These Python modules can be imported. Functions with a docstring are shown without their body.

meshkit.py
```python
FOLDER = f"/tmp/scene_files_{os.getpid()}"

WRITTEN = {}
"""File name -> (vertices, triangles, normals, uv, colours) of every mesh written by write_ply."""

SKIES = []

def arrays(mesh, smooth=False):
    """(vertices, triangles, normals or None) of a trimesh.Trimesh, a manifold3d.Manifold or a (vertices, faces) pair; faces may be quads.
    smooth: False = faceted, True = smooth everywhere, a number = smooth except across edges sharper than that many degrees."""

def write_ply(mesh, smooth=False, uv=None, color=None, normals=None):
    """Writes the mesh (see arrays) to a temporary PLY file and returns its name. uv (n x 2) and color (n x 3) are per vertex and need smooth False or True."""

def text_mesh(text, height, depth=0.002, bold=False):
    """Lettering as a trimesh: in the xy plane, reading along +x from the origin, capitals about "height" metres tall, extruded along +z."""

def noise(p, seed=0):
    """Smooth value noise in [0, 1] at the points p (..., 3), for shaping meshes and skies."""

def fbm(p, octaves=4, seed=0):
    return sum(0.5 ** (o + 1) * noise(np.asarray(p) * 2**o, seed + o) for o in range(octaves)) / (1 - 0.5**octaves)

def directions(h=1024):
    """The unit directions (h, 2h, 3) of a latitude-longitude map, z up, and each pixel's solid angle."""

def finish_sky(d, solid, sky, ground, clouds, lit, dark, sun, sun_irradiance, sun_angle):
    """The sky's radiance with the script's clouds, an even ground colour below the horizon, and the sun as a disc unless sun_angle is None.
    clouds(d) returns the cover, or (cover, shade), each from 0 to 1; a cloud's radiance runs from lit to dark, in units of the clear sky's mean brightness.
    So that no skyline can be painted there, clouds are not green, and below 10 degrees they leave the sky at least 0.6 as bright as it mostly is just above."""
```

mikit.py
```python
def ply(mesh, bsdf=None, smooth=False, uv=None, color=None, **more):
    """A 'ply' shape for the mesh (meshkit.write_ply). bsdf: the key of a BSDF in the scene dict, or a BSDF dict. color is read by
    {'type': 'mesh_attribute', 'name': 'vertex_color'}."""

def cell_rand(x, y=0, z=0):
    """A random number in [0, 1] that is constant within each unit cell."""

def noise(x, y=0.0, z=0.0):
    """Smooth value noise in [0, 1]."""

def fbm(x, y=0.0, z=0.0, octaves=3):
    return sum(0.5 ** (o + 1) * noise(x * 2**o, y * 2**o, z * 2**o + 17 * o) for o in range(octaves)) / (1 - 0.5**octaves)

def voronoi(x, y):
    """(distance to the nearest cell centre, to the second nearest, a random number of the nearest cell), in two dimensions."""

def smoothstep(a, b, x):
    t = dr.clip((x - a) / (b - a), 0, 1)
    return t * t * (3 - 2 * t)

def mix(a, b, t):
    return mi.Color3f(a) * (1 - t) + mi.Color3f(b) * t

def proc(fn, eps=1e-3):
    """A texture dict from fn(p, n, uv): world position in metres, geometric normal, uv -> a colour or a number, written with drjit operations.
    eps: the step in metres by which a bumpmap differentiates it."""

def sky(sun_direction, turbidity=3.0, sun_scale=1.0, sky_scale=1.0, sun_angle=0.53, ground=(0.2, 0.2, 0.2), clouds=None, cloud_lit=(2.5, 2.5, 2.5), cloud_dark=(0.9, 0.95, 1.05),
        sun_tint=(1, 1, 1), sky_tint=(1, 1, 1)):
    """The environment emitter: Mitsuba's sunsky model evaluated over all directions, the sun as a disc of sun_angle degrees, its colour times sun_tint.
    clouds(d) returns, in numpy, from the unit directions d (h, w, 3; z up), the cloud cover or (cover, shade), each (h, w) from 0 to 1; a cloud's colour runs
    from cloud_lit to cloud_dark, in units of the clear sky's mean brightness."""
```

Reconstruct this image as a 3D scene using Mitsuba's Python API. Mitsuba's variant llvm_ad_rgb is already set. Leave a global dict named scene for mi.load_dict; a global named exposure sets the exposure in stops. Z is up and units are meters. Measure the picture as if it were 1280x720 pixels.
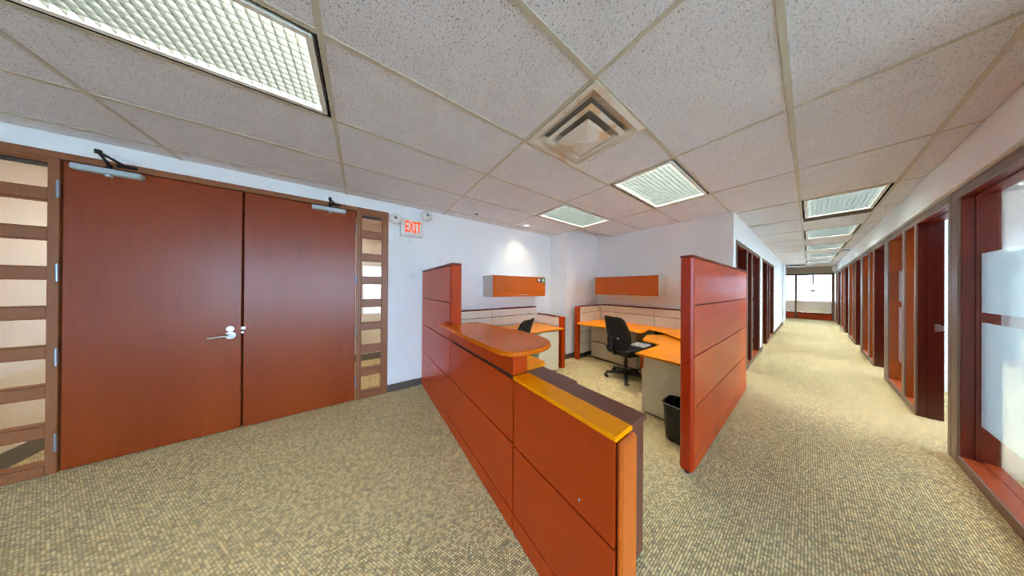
import math, random
import numpy as np, trimesh, mitsuba as mi, mikit, meshkit
import drjit as dr
import shapely.geometry as sg
from shapely import affinity
from mikit import noise, fbm, voronoi, cell_rand, smoothstep, mix
T = mi.ScalarTransform4f
rng = np.random.default_rng(7)
random.seed(7)
scene, labels = {}, {}

# ------------------------------------------------------------------ camera, sky, exposure
CAM_H = 1.442
F_PX, YAW, PITCH, ROLL = 263.7577, 0.952768976, 1.87475917e-3, 6.68192512e-3
fw = np.array([math.cos(YAW) * math.cos(PITCH), math.sin(YAW) * math.cos(PITCH), math.sin(PITCH)])
rt = np.cross(fw, [0, 0, 1]); rt /= np.linalg.norm(rt)
up = np.cross(rt, fw)
up = -math.sin(ROLL) * rt + math.cos(ROLL) * up
eye = np.array([0, 0, CAM_H])
scene['camera'] = {'type': 'perspective', 'fov': math.degrees(2 * math.atan(640 / F_PX)), 'fov_axis': 'x', 'near_clip': 0.05, 'far_clip': 300.0,
                   'to_world': T().look_at(origin=eye.tolist(), target=(eye + fw).tolist(), up=up.tolist())}
exposure = 0.88
SKY = 50.0
def overcast(d):
    n = meshkit.fbm(d * 2.5, 3, 4)
    return np.full(d.shape[:2], 1.0), np.clip((n - 0.35) * 1.2, 0, 1)
scene['sky'] = mikit.sky((0.3, -0.5, 0.7), turbidity=4.0, sun_scale=0.0, sky_scale=SKY, clouds=overcast, cloud_lit=(0.70, 1.02, 1.42), cloud_dark=(0.52, 0.78, 1.12), ground=(0.6, 0.59, 0.56))
LAMP = 9.0        # radiance of the ceiling fixtures' lamps
C = 2.602         # ceiling height
WD = 3.355        # face of the door wall
WR = -0.695       # face of the corridor's right wall
WL = 0.65         # face of the corridor's left wall
XB = 4.49         # face of the wall behind the workstations
XE = 18.3         # glazed end of the corridor

# ------------------------------------------------------------------ materials
def lin(r, g, b):
    c = np.array([r, g, b]) / 255.0
    return [float(x) for x in np.where(c < 0.04045, c / 12.92, ((c + 0.055) / 1.055) ** 2.4)]
def mat(name, **kw):
    scene[name] = {'type': 'twosided', 'b': {'type': 'principled', **kw}}
def rgb(c): return {'type': 'rgb', 'value': c}
def wood(name, dark, light, axis='z', rough=0.35, scale=1.0, coat=0.0, spec=0.5):
    d, l = lin(*dark), lin(*light)
    def fn(p, n, uv):
        q = {'z': (p.x + p.y * 0.73, p.y - 0.41 * p.x, p.z), 'y': (p.x, p.z, p.y), 'x': (p.y, p.z, p.x)}[axis]
        a, b, c = q
        w = fbm(a * 34 * scale + 3, b * 34 * scale, c * 1.6, 3)
        f = noise(a * 210 * scale, b * 210 * scale, c * 7.0)
        s = noise(a * 3.1, b * 3.1, c * 0.45)
        t = dr.clip(0.35 * w + 0.25 * f + 0.5 * s, 0, 1)
        return mix(d, l, t)
    mat(name, base_color=mikit.proc(fn), roughness=rough, specular=spec, clearcoat=coat, clearcoat_gloss=0.85)
def plain(name, c, rough=0.5, metallic=0.0, spec=0.5, **kw):
    mat(name, base_color=rgb(lin(*c)), roughness=rough, metallic=metallic, specular=spec, **kw)

wood('door_wood', (122, 44, 12), (152, 64, 18), 'z', 0.28, spec=0.5)
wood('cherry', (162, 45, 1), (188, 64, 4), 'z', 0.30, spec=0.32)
wood('cherry_post', (152, 32, 4), (176, 46, 8), 'z', 0.30)
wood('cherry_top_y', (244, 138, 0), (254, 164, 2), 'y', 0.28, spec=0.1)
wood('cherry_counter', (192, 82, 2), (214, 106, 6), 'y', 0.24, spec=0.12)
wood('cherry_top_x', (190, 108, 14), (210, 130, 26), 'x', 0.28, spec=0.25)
wood('cherry_front', (178, 78, 14), (198, 94, 22), 'x', 0.32)
wood('jamb_wood', (84, 22, 10), (114, 38, 16), 'z', 0.30)
wood('jamb_dark', (64, 14, 6), (88, 24, 10), 'z', 0.30)
wood('jamb_orange', (120, 46, 10), (148, 66, 18), 'z', 0.30)
wood('jamb_sill', (132, 54, 24), (158, 74, 36), 'x', 0.32)
wood('frame_brown', (130, 76, 42), (152, 94, 56), 'z', 0.4)
wood('frame_front', (100, 76, 62), (118, 92, 76), 'z', 0.45)
wood('espresso', (88, 44, 34), (110, 62, 48), 'y', 0.34, spec=0.3)
plain('wall_white', (236, 238, 240), 0.7, spec=0.2)
plain('wall_cream', (228, 220, 202), 0.7, spec=0.2)
plain('soffit_beige', (178, 160, 138), 0.7, spec=0.2)
plain('tee_paint', (190, 181, 163), 0.5)
plain('fixture_white', (232, 232, 226), 0.4)
plain('louver_alu', (96, 106, 106), 0.4, 0.2)
plain('shadow_black', (14, 13, 12), 0.8)
plain('base_vinyl', (86, 74, 66), 0.5)
plain('reveal_dark', (44, 18, 12), 0.6)
plain('panel_fabric', (232, 228, 216), 0.85, spec=0.2)
plain('panel_trim', (112, 44, 34), 0.4)
plain('laminate_grey', (188, 184, 178), 0.5)
plain('laminate_white', (216, 214, 208), 0.5)
plain('metal_beige', (222, 214, 188), 0.42)
plain('metal_dark', (40, 38, 36), 0.4)
plain('chrome', (205, 208, 212), 0.18, 1.0)
plain('satin_silver', (186, 200, 208), 0.35, 0.35)
plain('steel_hinge', (160, 166, 176), 0.35, 0.8)
plain('black_plastic', (18, 19, 22), 0.42)
plain('black_mesh', (14, 15, 18), 0.7)
plain('grey_plastic', (120, 124, 130), 0.45)
plain('liner_film', (180, 184, 190), 0.25)
plain('white_plastic', (226, 226, 222), 0.4)
plain('red_plate', (120, 60, 48), 0.4)
plain('blind_white', (240, 240, 240), 0.6)
plain('asphalt', (120, 120, 116), 0.9)
plain('sign_orange', (235, 60, 6), 0.6, spec=0.1)
plain('taupe', (92, 80, 64), 0.7, spec=0.2)
plain('sign_green', (20, 130, 80), 0.5)
scene['glass'] = {'type': 'thindielectric', 'int_ior': 1.5}
scene['frosted'] = {'type': 'principledthin', 'base_color': rgb(lin(222, 243, 246)), 'roughness': 0.55, 'diff_trans': 1.5, 'spec_trans': 0.0, 'eta': 1.35}

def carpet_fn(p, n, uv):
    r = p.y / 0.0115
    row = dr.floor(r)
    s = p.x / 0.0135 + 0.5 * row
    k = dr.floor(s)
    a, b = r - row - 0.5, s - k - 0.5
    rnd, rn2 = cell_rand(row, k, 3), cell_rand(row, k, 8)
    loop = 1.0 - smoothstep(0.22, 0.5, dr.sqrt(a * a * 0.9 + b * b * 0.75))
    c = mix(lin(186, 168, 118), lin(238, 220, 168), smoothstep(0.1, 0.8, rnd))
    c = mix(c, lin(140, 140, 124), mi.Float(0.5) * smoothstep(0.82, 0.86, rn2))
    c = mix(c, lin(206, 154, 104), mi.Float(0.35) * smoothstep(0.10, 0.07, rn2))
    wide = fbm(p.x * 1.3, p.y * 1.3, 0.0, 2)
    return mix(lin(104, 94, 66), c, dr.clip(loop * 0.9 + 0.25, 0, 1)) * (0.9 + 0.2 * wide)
def carpet_h(p, n, uv):
    r = p.y / 0.0115
    row = dr.floor(r)
    s = p.x / 0.0135 + 0.5 * row
    a, b = r - row - 0.5, s - dr.floor(s) - 0.5
    return dr.clip(1 - 2.2 * (a * a + b * b), 0, 1)
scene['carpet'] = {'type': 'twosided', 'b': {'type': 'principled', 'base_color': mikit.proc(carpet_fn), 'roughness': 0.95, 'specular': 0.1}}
def tile_fn(p, n, uv):
    base = mix(lin(210, 205, 206), lin(220, 215, 216), fbm(p.x * 9, p.y * 9, 0.0, 2))
    d1, d2, w = voronoi(p.x / 0.0105, p.y / 0.0105)
    dot = (1 - smoothstep(0.15, 0.26, d1)) * smoothstep(0.32, 0.42, w)
    d3, d4, w2 = voronoi(p.x / 0.022 + 7, p.y / 0.026 + 3)
    dot2 = (1 - smoothstep(0.10, 0.15, d3)) * smoothstep(0.55, 0.6, w2)
    return mix(base, lin(120, 104, 96), dr.clip(dot * 0.62 + dot2 * 0.8, 0, 1))
scene['acoustic'] = {'type': 'twosided', 'b': {'type': 'principled', 'base_color': mikit.proc(tile_fn), 'roughness': 0.9, 'specular': 0.15}}
def stain_fn(p, n, uv):
    w = fbm(p.x * 7 + 3, p.y * 7, p.z * 9, 3)
    return mix(lin(216, 206, 194), lin(200, 156, 104), 0.8 * smoothstep(0.56, 0.74, w))
scene['vent_paint'] = {'type': 'twosided', 'b': {'type': 'principled', 'base_color': mikit.proc(stain_fn), 'roughness': 0.45}}
plain('vent_inner', (150, 146, 140), 0.5)

# ------------------------------------------------------------------ helpers
def box(x0, x1, y0, y1, z0, z1, b=0.0):
    x0, x1 = min(x0, x1), max(x0, x1); y0, y1 = min(y0, y1), max(y0, y1); z0, z1 = min(z0, z1), max(z0, z1)
    if b <= 0:
        m = trimesh.creation.box(extents=(x1 - x0, y1 - y0, z1 - z0)); m.apply_translation(((x0 + x1) / 2, (y0 + y1) / 2, (z0 + z1) / 2)); return m
    b = min(b, 0.45 * (x1 - x0), 0.45 * (y1 - y0), 0.45 * (z1 - z0))
    pts = []
    for i, x in enumerate((x0, x1)):
        for j, y in enumerate((y0, y1)):
            for k, z in enumerate((z0, z1)):
                sx, sy, sz = (1, -1)[i] * b, (1, -1)[j] * b, (1, -1)[k] * b
                pts += [(x, y + sy, z + sz), (x + sx, y, z + sz), (x + sx, y + sy, z)]
    return trimesh.convex.convex_hull(np.array(pts))
def cat(*m): return trimesh.util.concatenate([x for x in m])
def xf(m, loc=(0, 0, 0), rz=0.0, rx=0.0, ry=0.0):
    m = m.copy()
    for a, ax in ((rx, (1, 0, 0)), (ry, (0, 1, 0)), (rz, (0, 0, 1))):
        if a: m.apply_transform(trimesh.transformations.rotation_matrix(math.radians(a), ax))
    m.apply_translation(loc); return m
def cyl(a, b, r, n=16):
    return trimesh.creation.cylinder(radius=r, segment=[np.array(a, float), np.array(b, float)], sections=n)
def lathe(prof, n=32):
    return trimesh.creation.revolve(np.array(prof, float), sections=n)
def prism(poly, z0, z1, b=0.0):
    if not hasattr(poly, 'exterior'): poly = sg.Polygon(poly)
    if b <= 0:
        m = trimesh.creation.extrude_polygon(poly, z1 - z0, engine='earcut'); m.apply_translation((0, 0, z0)); return m
    parts = []
    inner = poly.buffer(-b, join_style=2)
    for q, a, c in ((poly, z0 + b, z1 - b), (inner, z0, z1)):
        m = trimesh.creation.extrude_polygon(q, c - a, engine='earcut'); m.apply_translation((0, 0, a)); parts.append(m)
    return cat(*parts)
def bevel_prism(pts, z0, z1, b):
    """Convex-free rounded slab: outline loops stacked with a rounded edge."""
    poly = sg.Polygon(pts)
    loops, N = [], 160
    for t in np.linspace(0, math.pi, 7):
        off = -b * (1 - math.sin(t)); z = z0 + b * (1 - math.cos(t)) if t <= math.pi / 2 else z1 - b * (1 + math.cos(t))
        q = poly.buffer(off - 1e-6, join_style=1)
        ring = q.exterior
        # keep corresponding points: project the outer samples
        c = [ring.interpolate(ring.project(sg.Point(p))).coords[0] for p in base_ring(poly, N)]
        loops.append(np.c_[np.array(c), np.full(N, z)])
    v = np.vstack(loops); f = []
    for i in range(len(loops) - 1):
        for j in range(N):
            a, d = i * N + j, i * N + (j + 1) % N
            f += [(a, d, d + N), (a, d + N, a + N)]
    side = trimesh.Trimesh(v, f, process=False)
    cap = poly.buffer(-b, join_style=1)
    lo = trimesh.creation.extrude_polygon(cap, z1 - z0, engine='earcut'); lo.apply_translation((0, 0, z0))
    return cat(side, lo)
def base_ring(poly, N):
    r = poly.exterior if poly.exterior.is_ccw else sg.LinearRing(list(poly.exterior.coords)[::-1])
    return [r.interpolate(i / N, normalized=True).coords[0] for i in range(N)]
def sweep(points, r, n=10):
    p = np.array(points, float); out = []
    for a, b in zip(p[:-1], p[1:]): out.append(cyl(a, b, r, n))
    for q in p[1:-1]: s = trimesh.creation.icosphere(2, r); s.apply_translation(q); out.append(s)
    return cat(*out)

taken = {}
def numbered(name):
    n = taken.get(name, 0); taken[name] = n + 1
    return name if n == 0 else f'{name}_{n:03d}'
def put(key, mesh, bsdf, smooth=False, **kw):
    scene[key] = mikit.ply(mesh, bsdf, smooth=smooth, **kw); return key
def thing(name, label, cat_, group=None):
    k = numbered(name); labels[k] = {'label': label, 'category': cat_}
    if group: labels[k]['group'] = group
    return k
def solo(name, label, cat_, mesh, bsdf, smooth=False, group=None):
    k = thing(name, label, cat_, group); put(k, mesh, bsdf, smooth); return k
def part(parent, name, mesh, bsdf, smooth=False, label=None, kind=None, **kw):
    k = numbered(parent + '__' + name); put(k, mesh, bsdf, smooth, **kw)
    if label or kind: labels[k] = {a: b for a, b in (('label', label), ('kind', kind)) if b}
    return k
def share(parent, name, shape, tw=None, label=None, kind=None):
    k = numbered(parent + '__' + name); scene[k] = dict(shape, to_world=tw) if tw is not None else dict(shape)
    if label or kind: labels[k] = {a: b for a, b in (('label', label), ('kind', kind)) if b}
    return k
def struct(name, mesh=None, bsdf=None, smooth=False, label=None, cat_=None):
    labels[name] = {'kind': 'structure'}
    if label: labels[name]['label'] = label
    if cat_: labels[name]['category'] = cat_
    if mesh is not None: put(name, mesh, bsdf, smooth)
    return name
def emit(r, g, b, k=1.0): return {'type': 'area', 'radiance': {'type': 'rgb', 'value': [r * k, g * k, b * k]}}

# ================================================================== THE SETTING
struct('floor', box(-4.8, 24.5, -4.6, 5.4, -0.12, 0), 'carpet', label='tan and olive loop pile carpet covering lobby and corridor', cat_='floor')
struct('ceiling', box(-4.8, 24.5, -4.6, 5.4, C + 0.12, C + 0.26), 'acoustic', label='suspended ceiling of speckled acoustic tiles in a beige metal grid', cat_='ceiling')
# --- door wall with the opening of the double door and its sidelights
DX0, DX1, DTOP = -2.245, 0.29, 2.47
struct('wall_left', cat(box(-4.7, DX0, WD, WD + .14, 0, C + .12), box(DX1, 3.6, WD, WD + .14, 0, C + .12), box(DX0, DX1, WD, WD + .14, DTOP, C + .12)), 'wall_white', label='pale white wall around the double entrance door', cat_='wall')
struct('wall_pillar', box(3.43, 4.6, 2.88, WD + .14, 0, C + .12), 'wall_white', label='boxed white pillar in the corner between the two desks', cat_='wall')
struct('wall_back', box(XB, 4.62, WL, 2.9, 0, C + .12), 'wall_white', label='white wall behind the right workstation', cat_='wall')
OP = [(4.66, 7.42), (7.85, 10.66)]
LH = 2.215
wl = [box(4.6, 4.66, WL, .80, 0, C + .12), box(7.42, 7.85, WL, .80, 0, C + .12), box(10.66, 16.9, WL, .80, 0, C + .12)] + [box(a, b, WL, .80, LH, C + .12) for a, b in OP]
struct('wall_corridor', cat(*wl, box(14.6, 14.9, .62, WL, 0, C + .12)), 'wall_white', label='white wall on the left side of the corridor', cat_='wall')
struct('wall_right', cat(box(2.0, XE, WR, -.87, 2.30, C + .12), box(2.0, 2.2, WR, -.87, 0, 2.30), box(1.9, 2.0, -4.3, WR, 0, C + .12)), 'wall_white', label='white wall over the glazed offices on the right of the corridor', cat_='wall')
struct('wall_front', cat(box(-4.8, -4.65, -4.5, 5.3, 0, C + .12)), 'wall_white')
# outer wall with windows
WY = -4.3
spans = [(-4.2, -2.3, .25), (-2.1, -.2, .25), (0.0, 1.8, .25), (2.15, 4.0, .45)] + [(4.35 + 2.75 * k, 6.75 + 2.75 * k, .45) for k in range(5)]
cuts, x = [], -4.8
for a, b, s in spans:
    cuts += [box(x, a, WY - .15, WY, 0, C + .12), box(a, b, WY - .15, WY, 0, s), box(a, b, WY - .15, WY, 2.42, C + .12)]; x = b
cuts.append(box(x, 24.5, WY - .15, WY, 0, C + .12))
struct('wall_outer', cat(*cuts), 'wall_white')
for i, (a, b, s) in enumerate(spans):
    w = struct(f'window_{20 + i}', cat(box(a, a + .05, WY - .1, WY - .03, s, 2.42), box(b - .05, b, WY - .1, WY - .03, s, 2.42), box(a, b, WY - .1, WY - .03, s, s + .05), box(a, b, WY - .1, WY - .03, 2.37, 2.42)), 'satin_silver')
    part(w, 'pane', box(a + .05, b - .05, WY - .066, WY - .064, s + .05, 2.37), 'glass')
# dividing walls between the offices, and the walls of rooms on the left
div = [4.15 + 2.75 * k for k in range(6)]
struct('wall_partition', cat(*[box(x - .05, x + .05, WY, -.87, 0, C + .12) for x in div]), 'wall_white')
struct('wall_rooms', cat(box(4.6, 16.9, 3.4, 3.5, 0, C + .12), box(7.6, 7.7, .8, 3.4, 0, C + .12), box(11.4, 11.5, .8, 3.4, 0, C + .12), box(16.8, 16.9, .8, 3.4, 0, C + .12), box(4.6, 4.62, .8, 3.4, 0, C + .12)), 'wall_white')
# vestibule behind the entrance
struct('wall_vestibule', cat(box(-2.4, -2.28, WD + .14, 5.2, 0, C + .12), box(-2.4, .9, 5.1, 5.25, 0, C + .12), box(.7, .85, WD + .14, 5.2, 0, C + .12)), 'wall_cream', label='cream wall of the vestibule behind the entrance glass', cat_='wall')
struct('baseboard_vestibule', cat(box(-2.28, -2.265, WD + .14, 5.1, 0, .13), box(-2.28, .7, 5.085, 5.1, 0, .13), box(.685, .7, WD + .14, 5.1, 0, .13)), 'base_vinyl', label='dark baseboard seen through the entrance glass', cat_='baseboard')
# baseboards of the lobby
struct('baseboard_left', cat(box(-4.6, DX0, WD - .012, WD, 0, .1), box(DX1, .735, WD - .012, WD, 0, .1), box(3.2, 3.42, WD - .012, WD, 0, .1)), 'base_vinyl', label='dark brown baseboard along the door wall', cat_='baseboard')
struct('baseboard_pillar', cat(box(3.418, 3.43, 2.868, WD, 0, .1), box(3.418, 4.49, 2.868, 2.88, 0, .1)), 'base_vinyl', label='dark brown baseboard around the white pillar', cat_='baseboard')
struct('baseboard_corridor', cat(box(7.42, 7.85, WL - .012, WL, 0, .1), box(10.66, 14.6, WL - .012, WL, 0, .1), box(4.5, 4.66, WL - .012, WL, 0, .1)), 'base_vinyl', label='grey baseboard of the corridor', cat_='baseboard')

# --- ceiling grid
XT = [-.165 + 1.2 * k for k in range(-3, 16)]
YT = [.07 + .615 * k for k in range(-2, 6)]      # -1.16 ... 3.145
YT = [round(y, 4) for y in YT]
tee_w = .024
def tee(x0, x1, y0, y1): return box(x0, x1, y0, y1, C, C + .03)
for y in YT[1:]:
    x1 = XE if y < WL else (XB if y < 2.9 else 3.43)
    part('ceiling', 'grid_bar', tee(-3.8, x1, y - tee_w / 2, y + tee_w / 2), 'tee_paint')
for xk in XT:
    if xk > XE: continue
    y1 = WD if xk < 3.4 else (2.88 if xk < XB else WL)
    part('ceiling', 'grid_bar', tee(xk - tee_w / 2, xk + tee_w / 2, -.69 if xk > 2 else -.56, y1), 'tee_paint')
part('ceiling', 'plain_field', box(-4.65, 1.9, -4.3, -.56, C + .004, C + .02), 'acoustic'); part('ceiling', 'plain_field', box(-4.65, -3.78, -.56, WD - .002, C + .004, C + .02), 'acoustic')
FIX = {(-1.365, 1.3): 'A', (2.235, .685): 'B', (2.235, 1.915): 'C'}
corr = [4.635, 7.035, 9.435, 11.835, 14.235]
for x in corr: FIX[(x, -.545)] = 'D'
rows = [(WR + .003, -.545)] + list(zip(YT[1:-1], YT[2:])) + [(YT[-1], WD - .002)]
tileshapes = {}
for k, x0 in enumerate(XT):
    if x0 > XE - .2: continue
    x1 = min(x0 + 1.2, XE)
    for (y0, y1) in rows:
        if x0 > XB and y0 > WL - .1: continue
        a, b = x0 + .013, x1 - .013
        if any(abs(x0 - fx) < .02 and abs(y0 - fy) < .02 for fx, fy in FIX): continue
        if x0 < XB < x1 and y0 > .6: b = XB - .002
        if y0 > 2.5 and b > 3.43: b = 3.428
        yy0, yy1 = y0 + .013, y1 - .013
        if x0 > 4.4: yy1 = min(yy1, WL - .002)
        if y0 < -.6 and x0 < 2: continue
        if abs(x0 - 1.035) < .01 and abs(y0 - .685) < .01: a = 1.66   # the other half holds the diffuser
        if x0 > 5.8 and x0 < 5.9 and abs(y0 + .545) < .01: a = 6.10
        if b - a < .05: continue
        part('ceiling', 'tile', box(a - .01, b + .01 if b < XB - .02 else b, yy0 - .01, yy1 + .01 if yy1 < WL - .02 or x0 < 4.4 else yy1, C + .004 + .002 * random.random(), C + .02), 'acoustic')

# --- recessed fixtures
def fixture(x0, x1, y0, y1, label, lamp=LAMP, tint=(1.0, .92, .78), group=None, cell=.0375, depth=.033, loose=True):
    k = thing('recessed_light', label, 'ceiling light', group)
    x0 += .013; x1 -= .013; y0 += .013; y1 -= .013
    g = .012 if loose else 0
    # door frame hangs within a dark gap
    part(k, 'housing', cat(box(x0, x0 + .006, y0, y1, C + .002, C + .112), box(x1 - .006, x1, y0, y1, C + .002, C + .112), box(x0, x1, y0, y0 + .006, C + .002, C + .112), box(x0, x1, y1 - .006, y1, C + .002, C + .112)), 'shadow_black')
    a0, a1, b0, b1 = x0 + .006 + g, x1 - .006 - g, y0 + .006 + g, y1 - .006 - g
    fwd = .026
    part(k, 'frame', cat(box(a0, a0 + fwd, b0, b1, C - .004, C + .045, .002), box(a1 - fwd, a1, b0, b1, C - .004, C + .045, .002), box(a0 + fwd, a1 - fwd, b0, b0 + fwd, C - .004, C + .045, .002), box(a0 + fwd, a1 - fwd, b1 - fwd, b1, C - .004, C + .045, .002)), 'fixture_white')
    p0, p1, q0, q1 = a0 + fwd, a1 - fwd, b0 + fwd, b1 - fwd
    nx, ny = round((p1 - p0) / cell), round((q1 - q0) / cell)
    bl = [box(p0 + (p1 - p0) * i / nx - .0008, p0 + (p1 - p0) * i / nx + .0008, q0, q1, C + .004, C + .004 + depth) for i in range(1, nx)]
    bl += [box(p0, p1, q0 + (q1 - q0) * j / ny - .0008, q0 + (q1 - q0) * j / ny + .0008, C + .004, C + .004 + depth) for j in range(1, ny)]
    part(k, 'louver', cat(*bl), 'louver_alu', kind='stuff', label='egg crate metal louver')
    v = np.array([[p0 - .02, q0 - .02, C + .05], [p1 + .02, q0 - .02, C + .05], [p1 + .02, q1 + .02, C + .05], [p0 - .02, q1 + .02, C + .05]])
    part(k, 'lens', (v, np.array([[0, 2, 1], [0, 3, 2]])), 'fixture_white', emitter=emit(*tint, lamp), label='glowing lens above the louver')
    return k
fixture(-1.365, -.165, 1.3, 1.915, 'large bright louvered ceiling light in front of the double door', LAMP * 1.0, (1.0, .92, .76))
fixture(2.235, 3.435, .685, 1.3, 'square looking louvered ceiling light beside the air diffuser, over the desks', LAMP * 1.8)
fixture(2.235, 3.435, 1.915, 2.53, 'louvered ceiling light nearest the white pillar', LAMP * 1.8)
ords = ['nearest louvered light in the corridor ceiling, a taupe strip behind it', 'second louvered light along the corridor ceiling', 'third louvered light along the corridor ceiling', 'fourth louvered light along the corridor ceiling', 'farthest louvered light along the corridor ceiling']
for x, l in zip(corr, ords):
    fixture(x, x + 1.2, -.545, .07, l, LAMP * 1.8, (1, .97, .90))
solo('slot_diffuser', 'taupe linear strip panel behind the nearest corridor light', 'air vent', box(5.86, 6.09, -.53, .055, C - .004, C + .02, .003), 'taupe')
# lamps of the rooms around (office troffers seen through glass)
def room_lamp(x0, x1, y0, y1, label, k=LAMP):
    n = thing('room_light', label, 'ceiling light')
    part(n, 'frame', cat(box(x0, x1, y0, y0 + .03, C - .03, C + .12), box(x0, x1, y1 - .03, y1, C - .03, C + .12), box(x0, x0 + .03, y0, y1, C - .03, C + .12), box(x1 - .03, x1, y0, y1, C - .03, C + .12)), 'fixture_white')
    v = np.array([[x0, y0, C - .02], [x1, y0, C - .02], [x1, y1, C - .02], [x0, y1, C - .02]])
    part(n, 'lens', (v, np.array([[0, 2, 1], [0, 3, 2]])), 'fixture_white', emitter=emit(1, .96, .9, k))
room_lamp(-1.6, -.4, 4.0, 4.6, 'ceiling light of the vestibule behind the entrance', LAMP * 1.0)
for i, w in enumerate(['behind the nearest office glass', 'in the first office with an open door', 'in the second office along the corridor', 'in the third office along the corridor', 'in the fourth office along the corridor']):
    x = 2.5 + 2.75 * i if i else 2.6
    room_lamp(x, x + 1.2, -2.9, -2.3, f'ceiling light {w}', LAMP)
room_lamp(5.2, 6.4, 1.8, 2.4, 'ceiling light of the first room left of the corridor')
room_lamp(8.8, 10.0, 1.8, 2.4, 'ceiling light of the second room left of the corridor')
room_lamp(20.6, 22.4, -.3, .9, 'ceiling light of the glazed room at the corridor end', LAMP * 2)

# --- entrance: casing, sidelights, two leaves
FY0, FY1 = WD - .012, WD + .11
struct('trim_1', cat(box(DX0, DX1, FY0, FY1, 2.415, DTOP, .004), box(-1.03, -.955, WD + .06, WD + .075, .005, 2.41)), 'frame_brown', label='brown wooden head casing over the double door', cat_='trim')
def sidelight(n, x0, x1, px0, px1, label):
    w = struct(f'window_{n}', label=label, cat_='window')
    part(w, 'stile', box(x0, px0, FY0, FY1, 0, 2.415, .003), 'frame_brown'); part(w, 'stile', box(px1, x1, FY0, FY1, 0, 2.415, .003), 'frame_brown')
    zs = [(.075 + .3006 * i, .29 + .3006 * i) for i in range(8)]
    edges = [0] + [z for p in zs for z in p] + [2.415]
    for a, b in zip(edges[::2], edges[1::2]):
        part(w, 'rail', box(px0, px1, FY0 + .002, FY1, a, b, .003), 'frame_brown')
    for a, b in zs:
        part(w, 'pane', box(px0, px1, WD + .034, WD + .038, a, b), 'glass')
        part(w, 'bead', cat(box(px0, px0 + .01, WD + .012, WD + .03, a, b), box(px1 - .01, px1, WD + .012, WD + .03, a, b), box(px0, px1, WD + .012, WD + .03, a, a + .01), box(px0, px1, WD + .012, WD + .03, b - .01, b)), 'frame_brown')
    return w
sidelight(1, DX0, -1.902, DX0 + .06, -1.948, 'brown framed sidelight of eight panes left of the double door')
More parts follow.
